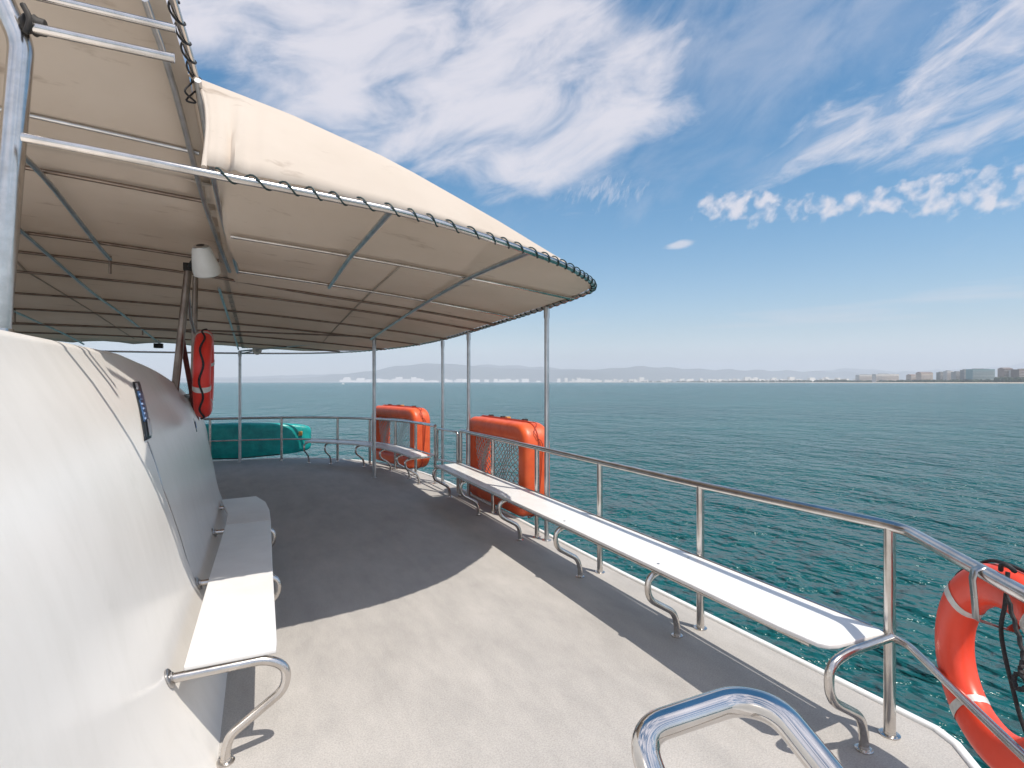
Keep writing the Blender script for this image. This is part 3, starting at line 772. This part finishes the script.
# ------------------------------------------------------------------ foreground handrail
hr = thing('handrail', (.4, .7, 0), 'thick polished steel handrail hoop rising at the bottom edge in front of the camera', 'handrail')
def cam(px, py, Y):
    X = (px - 512) / 540 * Y; Z = EYE - (py - 382) / 540 * Y
    return (X * math.cos(YAW) + Y * math.sin(YAW), -X * math.sin(YAW) + Y * math.cos(YAW), Z)
PTS = [(.6266, .4133, .004), (.6266, .4133, 1.0)]
hp = [Vector(cam(700, 905, .66)), Vector(cam(664, 808, .735)), Vector(cam(637, 732, .79)), Vector(cam(737, 699, .81)), Vector(cam(778, 710, .78)), Vector(cam(836, 782, .70)), Vector(cam(905, 870, .62))]
lo = hp[0].copy(); lo.z = .004; ro = hp[-1].copy(); ro.z = .004
full = [lo, hp[0] - Vector((0, 0, .08))] + hp + [hp[-1] - Vector((0, 0, .15)), ro]
mb = MB(); mb.tube(fillet(full, [0, .02, .03, .03, .058, .05, .04, .05, .05, .05, 0], 9), .0205, 24)
flange(mb, lo.x, lo.y, .05); flange(mb, ro.x, ro.y, .05)
mb.build('hoop', M['mirror'], hr)

# small deck fittings
df = thing('deck_drain', (2.6, 1.9, 0), 'tiny dark screw plate set in the deck inside the rail corner', 'fitting')
mb = MB(); mb.lathe((2.23, 1.30, .001), (0, 0, 1), [(0, .022), (.003, .021)], 16); mb.build('plate', M['dull_steel'], df)

# ------------------------------------------------------------------ sea
mb = MB(); n = 96; RS = 9500
ringr = [0.001, 40, 150, 600, 2500, RS]
mb.grid([[(math.cos(2 * PI * k / n) * r, math.sin(2 * PI * k / n) * r, SEA) for k in range(n)] for r in ringr], False, True)
sea = mb.build('sea', M['sea'], smooth=False); tag(sea, kind='structure')

# ------------------------------------------------------------------ far shore
def far(px, Y, z=0):                                # bearing of a pixel column, metres ahead
    X = (px - 512) / 540 * Y
    return (X * math.cos(YAW) + Y * math.sin(YAW), -X * math.sin(YAW) + Y * math.cos(YAW), z)
SH = [(560, 9500), (640, 8200), (720, 6600), (790, 5000), (860, 3600), (930, 2800), (1000, 2350), (1080, 2100), (1200, 1900)]
def shoreY(px): return interp(SH, px)
front = [far(p, Y) for p, Y in SH]; back = [far(p, Y * 1.25 + 200) for p, Y in SH]
mb = MB(); mb.grid([[(x, y, SEA - .5) for x, y, _ in front], [(x, y, SEA + .8) for x, y, _ in [far(p, Y * 1.004 + 6) for p, Y in SH]], [(x, y, SEA + 4) for x, y, _ in [far(p, Y * 1.02 + 40) for p, Y in SH]], [(x, y, SEA + 6) for x, y, _ in back], [(x, y, SEA - .6) for x, y, _ in back]])
tag(mb.build('beach', M['sand'], smooth=False), kind='structure')
# trees along the beach, one mass
mb = MB(); random.seed(5)
for i in range(1500):
    px = 600 + 560 * random.random() ** .55; Y = shoreY(px) * (1.03 + .02 * random.random()) + 30
    x, y, _ = far(px, Y); h = random.uniform(6, 17) * (1.6 if px > 995 else 1) * (1 + .4 * (Y > 4000)); w = random.uniform(4, 10) * (1 + (Y > 3500))
    vs = [(x + w * random.uniform(.7, 1.1) * math.cos(q) * c, y + w * math.sin(q) * c, SEA + 3 + h * zz) for zz, c in ((0, .6), (.4, 1), (.8, .75), (1, .25)) for q in [k * PI / 3 for k in range(6)]]
    fs = [(r * 6 + k, r * 6 + (k + 1) % 6, r * 6 + 6 + (k + 1) % 6, r * 6 + 6 + k) for r in range(3) for k in range(6)] + [tuple(18 + k for k in range(6))]
    mb.add(vs, fs)
tag(mb.build('shore_trees', M['trees'], smooth=False), kind='stuff')
FM = {'white': facade('facade_white', (.72, .70, .66), (.30, .29, .28), 9, 4), 'cream': facade('facade_cream', (.60, .50, .40), (.26, .20, .17), 8, 4),
      'grey': facade('facade_grey', (.34, .33, .31), (.12, .12, .12), 7, 4), 'teal': facade('facade_teal_glass', (.16, .28, .30), (.03, .10, .12), 5, 4),
      'brown': facade('facade_brown', (.30, .22, .18), (.09, .07, .06), 7, 4)}
BL = [ # px0, px1, top_y, colour, label
 (859, 875, 373.8, 'white', 'long low white hotel block on the shore, its left wing'),
 (876, 899, 373.0, 'white', 'long low white hotel block on the shore, its right wing'),
 (911, 920, 374.2, 'cream', 'low cream beach house left of the pink gabled one'),
 (921, 933, 371.6, 'cream', 'cream and pink gabled building between the white hotel and the white tower'),
 (940, 946, 371.0, 'grey', 'slim grey block left of the white tower on the shore'),
 (947, 953, 369.5, 'white', 'slim white tower on the shore, left of the wide grey block'),
 (956, 964, 370.5, 'grey', 'stepped grey apartment block, lower left half'),
 (964.3, 971, 368.2, 'grey', 'stepped grey apartment block, taller right half'),
 (972.5, 995, 367.4, 'teal', 'wide teal glass hotel block on the right shore'),
 (1004, 1013, 366.9, 'brown', 'brown roofed block on the shore right of the teal hotel'),
 (1013.5, 1020, 368.4, 'white', 'pale block tucked behind trees at the right edge'),
 (1019, 1040, 367.6, 'brown', 'wide brown block cut by the right edge of the picture')]
for p0, p1, ty, col, lab in BL:
    Y = shoreY((p0 + p1) / 2) * 1.06 + 60; a = Vector(far(p0, Y)); b_ = Vector(far(p1, Y)); H = (382 - ty) * .88 / 540 * Y + EYE - SEA
    w = (b_ - a).length; t = thing('shore_building', tuple((a + b_) / 2) [:2] + (SEA + 3,), lab, 'building', 'buildings along the far shore')
    t.rotation_euler.z = math.atan2(b_.y - a.y, b_.x - a.x)
    mb = MB(); d = min(40, w * .8); mb.box(-w / 2, w / 2, 0, d, 0, H - 3)
    o = mb.build('wall', FM[col], None, smooth=False); o.parent = t
    mb = MB()
    for q in range(1, int((H - 3) / 7)):
        mb.box(-w / 2 + 1, w / 2 - 1, -1.6, -.05, q * 7, q * 7 + 1.6)
    if mb.v:
        o = mb.build('balcony_bands', FM['white' if col != 'white' else 'cream'], None, smooth=False); o.parent = t
    mb = MB()
    if 'gabled' in lab or 'brown roofed' in lab:
        mb.add([(-w / 2 - 1, -1, H - 3), (w / 2 + 1, -1, H - 3), (w / 2 + 1, d + 1, H - 3), (-w / 2 - 1, d + 1, H - 3), (-w / 2, d / 2, H + 3), (w / 2, d / 2, H + 3)], [(0, 1, 5, 4), (2, 3, 4, 5), (0, 4, 3), (1, 2, 5), (0, 3, 2, 1)])
        o = mb.build('roof', FM['brown'], None, smooth=False)
    else:
        mb.box(-w * .3, w * .1, d * .3, d * .7, H - 3, H + .5); mb.box(w * .2, w * .35, d * .3, d * .6, H - 3, H - 1); o = mb.build('roof_hut', FM['grey'], None, smooth=False)
    o.parent = t
# the hazy town farther away, reads as one mass
mb = MB(); random.seed(11)
for i in range(230):
    px = random.choice([random.uniform(580, 860), random.uniform(340, 470), random.uniform(470, 860), random.uniform(700, 850)])
    Y = (shoreY(px) * 1.10 if px > 590 else 10800) + random.uniform(0, 500); x, y, _ = far(px, Y)
    w = random.uniform(15, 60) * Y / 8000; h = random.uniform(12, 50) * (1.5 if random.random() < .15 else 1) * Y / 8000
    mb.box(x - w, x + w, y - 12, y + 12, SEA - 1, SEA + 6 + h)
tag(mb.build('distant_town', M['white_plastic'], smooth=False), kind='stuff')
# hills
def hills(name, pts, Y, thick):
    mb = MB(); rows = [[], [], [], [], []]
    for k in range(140):
        px = pts[0][0] + (pts[-1][0] - pts[0][0]) * k / 139
        yy = interp(pts, px); hh = max(2, (382 - yy) / 540 * Y * (1 + .05 * math.sin(px * .21) + .04 * math.sin(px * .57)))
        for j, (f, d) in enumerate(((0, -.6), (.45, -.35), (.8, -.12), (1, 0), (.1, .8))):
            x, y, _ = far(px, Y + d * thick); rows[j].append((x, y, SEA - 1 + hh * f * (1 + .06 * math.sin(px * .33 + j * 2) * (f < 1))))
    mb.grid(rows); return tag(mb.build(name, M['hill']), kind='structure')
hills('hills', [(140, 379), (300, 378), (370, 371), (395, 366), (430, 363), (455, 364), (500, 368), (560, 370), (600, 369), (640, 366), (700, 369), (760, 370), (860, 372), (960, 372), (1100, 368), (1250, 366)], 16000, 2500)
hills('hills', [(-200, 378), (100, 380), (420, 372), (480, 365), (545, 367), (620, 372), (660, 373), (720, 371), (800, 372), (850, 368), (900, 372), (1000, 366), (1040, 360), (1250, 352)], 19500, 2500)

# ------------------------------------------------------------------ boats
def boat(name, px, Y, kind, label, cat):
    x, y, _ = far(px, Y); t = thing(name, (x, y, SEA), label, cat); t.rotation_euler.z = R(20)
    s = 1.0; mb = MB(); rows = []
    for u, w, z in ((-4, 1.3, 0), (-2, 1.6, 0), (1, 1.5, .1), (3.5, .8, .3), (5, .05, .5)):
        rows.append([(u, -w, 1.1 + z), (u, -w * .8, 0), (u, 0, -.3), (u, w * .8, 0), (u, w, 1.1 + z), (u, 0, 1.15 + z)])
    mb.grid(rows, False, True); mb.f.append(tuple(range(6))); mb.mi.append(0); mb.build('hull', M['hullwhite'], None).parent = t
    if kind == 'sail':
        mb = MB(); mb.tube([(.5, 0, 1), (.5, 0, 13)], .08, 8); mb.build('mast', M['galv'], None).parent = t
        mb = MB(); mb.add([(.4, 0, 2), (-3.6, .3, 2.1), (.4, 0, 12.6), (-1.2, .35, 6.5)], [(0, 1, 3), (0, 3, 2)]); mb.build('sail', M['hullwhite'], None, solid=.03).parent = t
    else:
        mb = MB(); mb.box(-1.8, 1.2, -1.1, 1.1, 1.1, 2.7); mb.build('wheelhouse', M['hullwhite'], None, bevel=.15).parent = t
boat('sailing_boat', 768, 1900, 'sail', 'tiny white sailing boat on the horizon left of the shore hotels', 'boat')
boat('motor_boat', 343, 1350, 'motor', 'tiny white motor boat on the horizon left of the canopy post', 'boat')

# ------------------------------------------------------------------ haze
HAZE = 9.5e-5
mb = MB(); mb.box(-24000, 24000, -24000, 24000, SEA - 1.5, 950)
m = bpy.data.materials.new('sea_haze'); m.use_nodes = True; nt = m.node_tree; nt.nodes.remove(nt.nodes['Principled BSDF'])
pv = node(nt, 'ShaderNodeVolumePrincipled'); pv.inputs['Density'].default_value = HAZE; pv.inputs['Color'].default_value = (.84, .92, 1.0, 1)
nt.links.new(pv.outputs[0], nt.nodes['Material Output'].inputs['Volume'])
hz = mb.build('haze', m, smooth=False); tag(hz, kind='stuff')

# ------------------------------------------------------------------ sky
w = bpy.data.worlds.new('World'); bpy.context.scene.world = w; w.use_nodes = True; nt = w.node_tree
bg = nt.nodes['Background']; out = nt.nodes['World Output']
SKYS = .115
sky = node(nt, 'ShaderNodeTexSky', sky_type='NISHITA', sun_disc=False)
elev = math.asin(SUNV.z); rot = math.atan2(SUNV.x, SUNV.y)
sky.sun_elevation = elev; sky.sun_rotation = rot; sky.air_density = 1.0; sky.dust_density = .3; sky.ozone_density = 2.6; sky.altitude = 0
tc = node(nt, 'ShaderNodeTexCoord')
def mth(op, a, b_=None, c=None, clamp=False):
    n = node(nt, 'ShaderNodeMath', operation=op, use_clamp=clamp)
    for i, v in enumerate((a, b_, c)):
        if v is None: continue
        if isinstance(v, (int, float)): n.inputs[i].default_value = v
        else: nt.links.new(v, n.inputs[i])
    return n.outputs[0]
def vdot(v, c):
    n = node(nt, 'ShaderNodeVectorMath', operation='DOT_PRODUCT'); nt.links.new(v, n.inputs[0]); n.inputs[1].default_value = c; return n.outputs['Value']
D = tc.outputs['Generated']
fwd = vdot(D, (math.sin(YAW), math.cos(YAW), 0)); rgt = vdot(D, (math.cos(YAW), -math.sin(YAW), 0)); upz = vdot(D, (0, 0, 1))
az = mth('ARCTAN2', rgt, fwd); el = mth('ARCSINE', upz)
def aim(px, py):                                   # bearing and height of a point of the sky, radians
    A_ = math.atan((px - 512) / 540); return A_, math.atan((382 - py) / 540 * math.cos(A_))
def blob(px, py, wx, wy, ang=0):                   # soft elliptical patch of sky, sizes in degrees
    a0, e0 = aim(px, py); ca, sa = math.cos(R(ang)), math.sin(R(ang))
    dx = mth('SUBTRACT', az, a0); dy = mth('SUBTRACT', el, e0)
    p = mth('ADD', mth('MULTIPLY', dx, ca), mth('MULTIPLY', dy, sa)); q = mth('SUBTRACT', mth('MULTIPLY', dy, ca), mth('MULTIPLY', dx, sa))
    p = mth('DIVIDE', p, R(wx)); q = mth('DIVIDE', q, R(wy))
    return mth('POWER', 2.718, mth('MULTIPLY', mth('ADD', mth('MULTIPLY', p, p), mth('MULTIPLY', q, q)), -1))
def cnoise(scale, ang, stretch, detail, rough, warp=0, off=0):
    cb = node(nt, 'ShaderNodeCombineXYZ'); ca, sa = math.cos(R(ang)), math.sin(R(ang))
    nt.links.new(mth('ADD', mth('MULTIPLY', az, ca), mth('MULTIPLY', el, sa)), cb.inputs[0])
    nt.links.new(mth('MULTIPLY', mth('SUBTRACT', mth('MULTIPLY', el, ca), mth('MULTIPLY', az, sa)), stretch), cb.inputs[1]); cb.inputs[2].default_value = off
    n = node(nt, 'ShaderNodeTexNoise'); n.inputs['Scale'].default_value = scale; n.inputs['Detail'].default_value = detail; n.inputs['Roughness'].default_value = rough
    n.inputs['Distortion'].default_value = warp; nt.links.new(cb.outputs[0], n.inputs['Vector']); return n.outputs['Fac']
def add(*xs):
    r = xs[0]
    for x in xs[1:]: r = mth('ADD', r, x)
    return r
def sstep(x, lo, hi):
    n = node(nt, 'ShaderNodeMapRange', interpolation_type='SMOOTHSTEP'); nt.links.new(x, n.inputs[0]); n.inputs[1].default_value = lo; n.inputs[2].default_value = hi; return n.outputs[0]
# big bank upper left, bank upper right
mA = add(blob(330, 35, 17, 7.5, 0), blob(560, 60, 12, 7, -10), blob(600, 120, 8, 4.5, 22), blob(545, 165, 6, 2.6, 25), blob(240, -60, 20, 9, 0), blob(470, 60, 12, 7, 10), mth('MULTIPLY', blob(420, 160, 9, 2.5, -8), .5))
mB = add(blob(860, 120, 7, 2.6, 12), blob(950, 95, 6, 3.0, 30), blob(1000, 120, 5, 3, 5), blob(1000, 20, 4, 6, 40), blob(830, 155, 5, .8, 8))
nA = cnoise(5.5, 18, 2.9, 9, .62, .5, 14); nB = cnoise(9, 18, 3.0, 9, .63, .5, 9)
dA = sstep(mth('ADD', mth('MULTIPLY', mth('MINIMUM', mA, 1.15), .42), mth('MULTIPLY', nA, 1.0)), .60, 1.12)
dB = sstep(mth('ADD', mth('MULTIPLY', mth('MINIMUM', mB, 1.0), .40), mth('MULTIPLY', nB, 1.15)), .70, 1.26)
# row of small puffs
mC = add(blob(860, 203, 14.5, 1.6, -1), blob(735, 202, 5, 1.7, -3), blob(990, 197, 5, 1.9, -2), blob(940, 190, 5, 1.1, 0)); nC = cnoise(40, 35, 1.2, 5, .5, .2, 1)
dC = sstep(mth('ADD', mth('MULTIPLY', mth('MINIMUM', mC, 1.1), .36), nC), .74, 1.08)
mDd = blob(680, 245, 1.9, .55, 6); dD = mth('MULTIPLY', sstep(mth('ADD', mDd, mth('MULTIPLY', cnoise(30, 5, 3, 5, .6, 0, 4), .6)), .65, 1.25), .8)
# ripple texture right below the big bank
mE = add(blob(600, 190, 7, 1.8, -4), blob(480, 130, 9, 3, 15)); dE = mth('MULTIPLY', sstep(mth('ADD', mth('MULTIPLY', mE, .35), cnoise(34, 62, 3.0, 5, .6, .4, 2)), .66, 1.0), .45)
# thin level veils near the horizon and high haze
nF = cnoise(5, 0, 11, 6, .55, .2, 6); mF = add(blob(760, 322, 34, 1.3, 0), mth('MULTIPLY', blob(980, 290, 9, .9, 1), .7)); dF = mth('MULTIPLY', sstep(mth('ADD', mth('MULTIPLY', mF, .35), nF), .55, 1.05), .55)
mG = add(blob(760, 30, 22, 10, 0)); dG = mth('MULTIPLY', sstep(mth('ADD', mth('MULTIPLY', mG, .3), cnoise(5, 30, 2, 7, .6, .5, 12)), .5, 1.0), .42)
# unseen cloud added behind the view for fill light and whiter reflections
back_ = sstep(mth('ABSOLUTE', az), 1.0, 1.5); nH = cnoise(4, 10, 2, 7, .6, .4, 20); dH = mth('MULTIPLY', mth('MULTIPLY', sstep(nH, .36, .62), back_), .85)
dens = mth('MAXIMUM', mth('MAXIMUM', mth('MAXIMUM', dA, dB), mth('MAXIMUM', dC, dD)), mth('MAXIMUM', mth('MAXIMUM', dE, dF), mth('MAXIMUM', dG, dH)))
above = sstep(el, .0, .05); dens = mth('MULTIPLY', dens, above)
dens = mth('MULTIPLY', dens, .88)
low = mth('MULTIPLY', mth('POWER', 2.718, mth('MULTIPLY', mth('MAXIMUM', el, 0.0), -1 / .095)), .66)
dens = mth('MAXIMUM', dens, low)
hs = node(nt, 'ShaderNodeHueSaturation'); hs.inputs['Hue'].default_value = .488; hs.inputs['Saturation'].default_value = 1.42; hs.inputs['Value'].default_value = .88
nt.links.new(sky.outputs[0], hs.inputs['Color'])
cb_ = node(nt, 'ShaderNodeVectorMath', operation='SCALE'); cb_.inputs[0].default_value = (5.7, 5.45, 5.8); nt.links.new(mth('ADD', 1.0, mth('MULTIPLY', back_, .9)), cb_.inputs['Scale']); ccol = cb_.outputs[0]  # cloud colour raised behind the view to add fill light
mixd = mixc(nt, dens, hs.outputs[0], ccol)
nt.links.new(mixd, bg.inputs['Color']); bg.inputs['Strength'].default_value = SKYS

# ------------------------------------------------------------------ sun, camera, render
sl = bpy.data.lights.new('sun', 'SUN'); sl.energy = 4.0; sl.angle = R(.53); sl.color = (1.0, .935, .845)
so = bpy.data.objects.new('sun', sl); C.objects.link(so); so.rotation_euler = (-SUNV).to_track_quat('-Z', 'Y').to_euler(); so.location = (5, -8, 20)
cd = bpy.data.cameras.new('camera'); cd.sensor_width = 36; cd.lens = 540 / 1024 * 36; cd.clip_start = .05; cd.clip_end = 80000
co = bpy.data.objects.new('camera', cd); C.objects.link(co); co.location = (0, 0, EYE); co.rotation_euler = (R(90), 0, -YAW); cd.shift_y = -2 / 1024
sc = bpy.context.scene; sc.camera = co
sc.render.engine = 'CYCLES'; sc.cycles.use_denoising = True; sc.cycles.max_bounces = 8; sc.cycles.volume_bounces = 0; sc.cycles.sample_clamp_indirect = 6
try: sc.cycles.denoiser = 'OPENIMAGEDENOISE'
except Exception: pass
sc.view_settings.view_transform = 'Standard'; sc.view_settings.look = 'None'; sc.view_settings.gamma = 1; sc.view_settings.exposure = .41
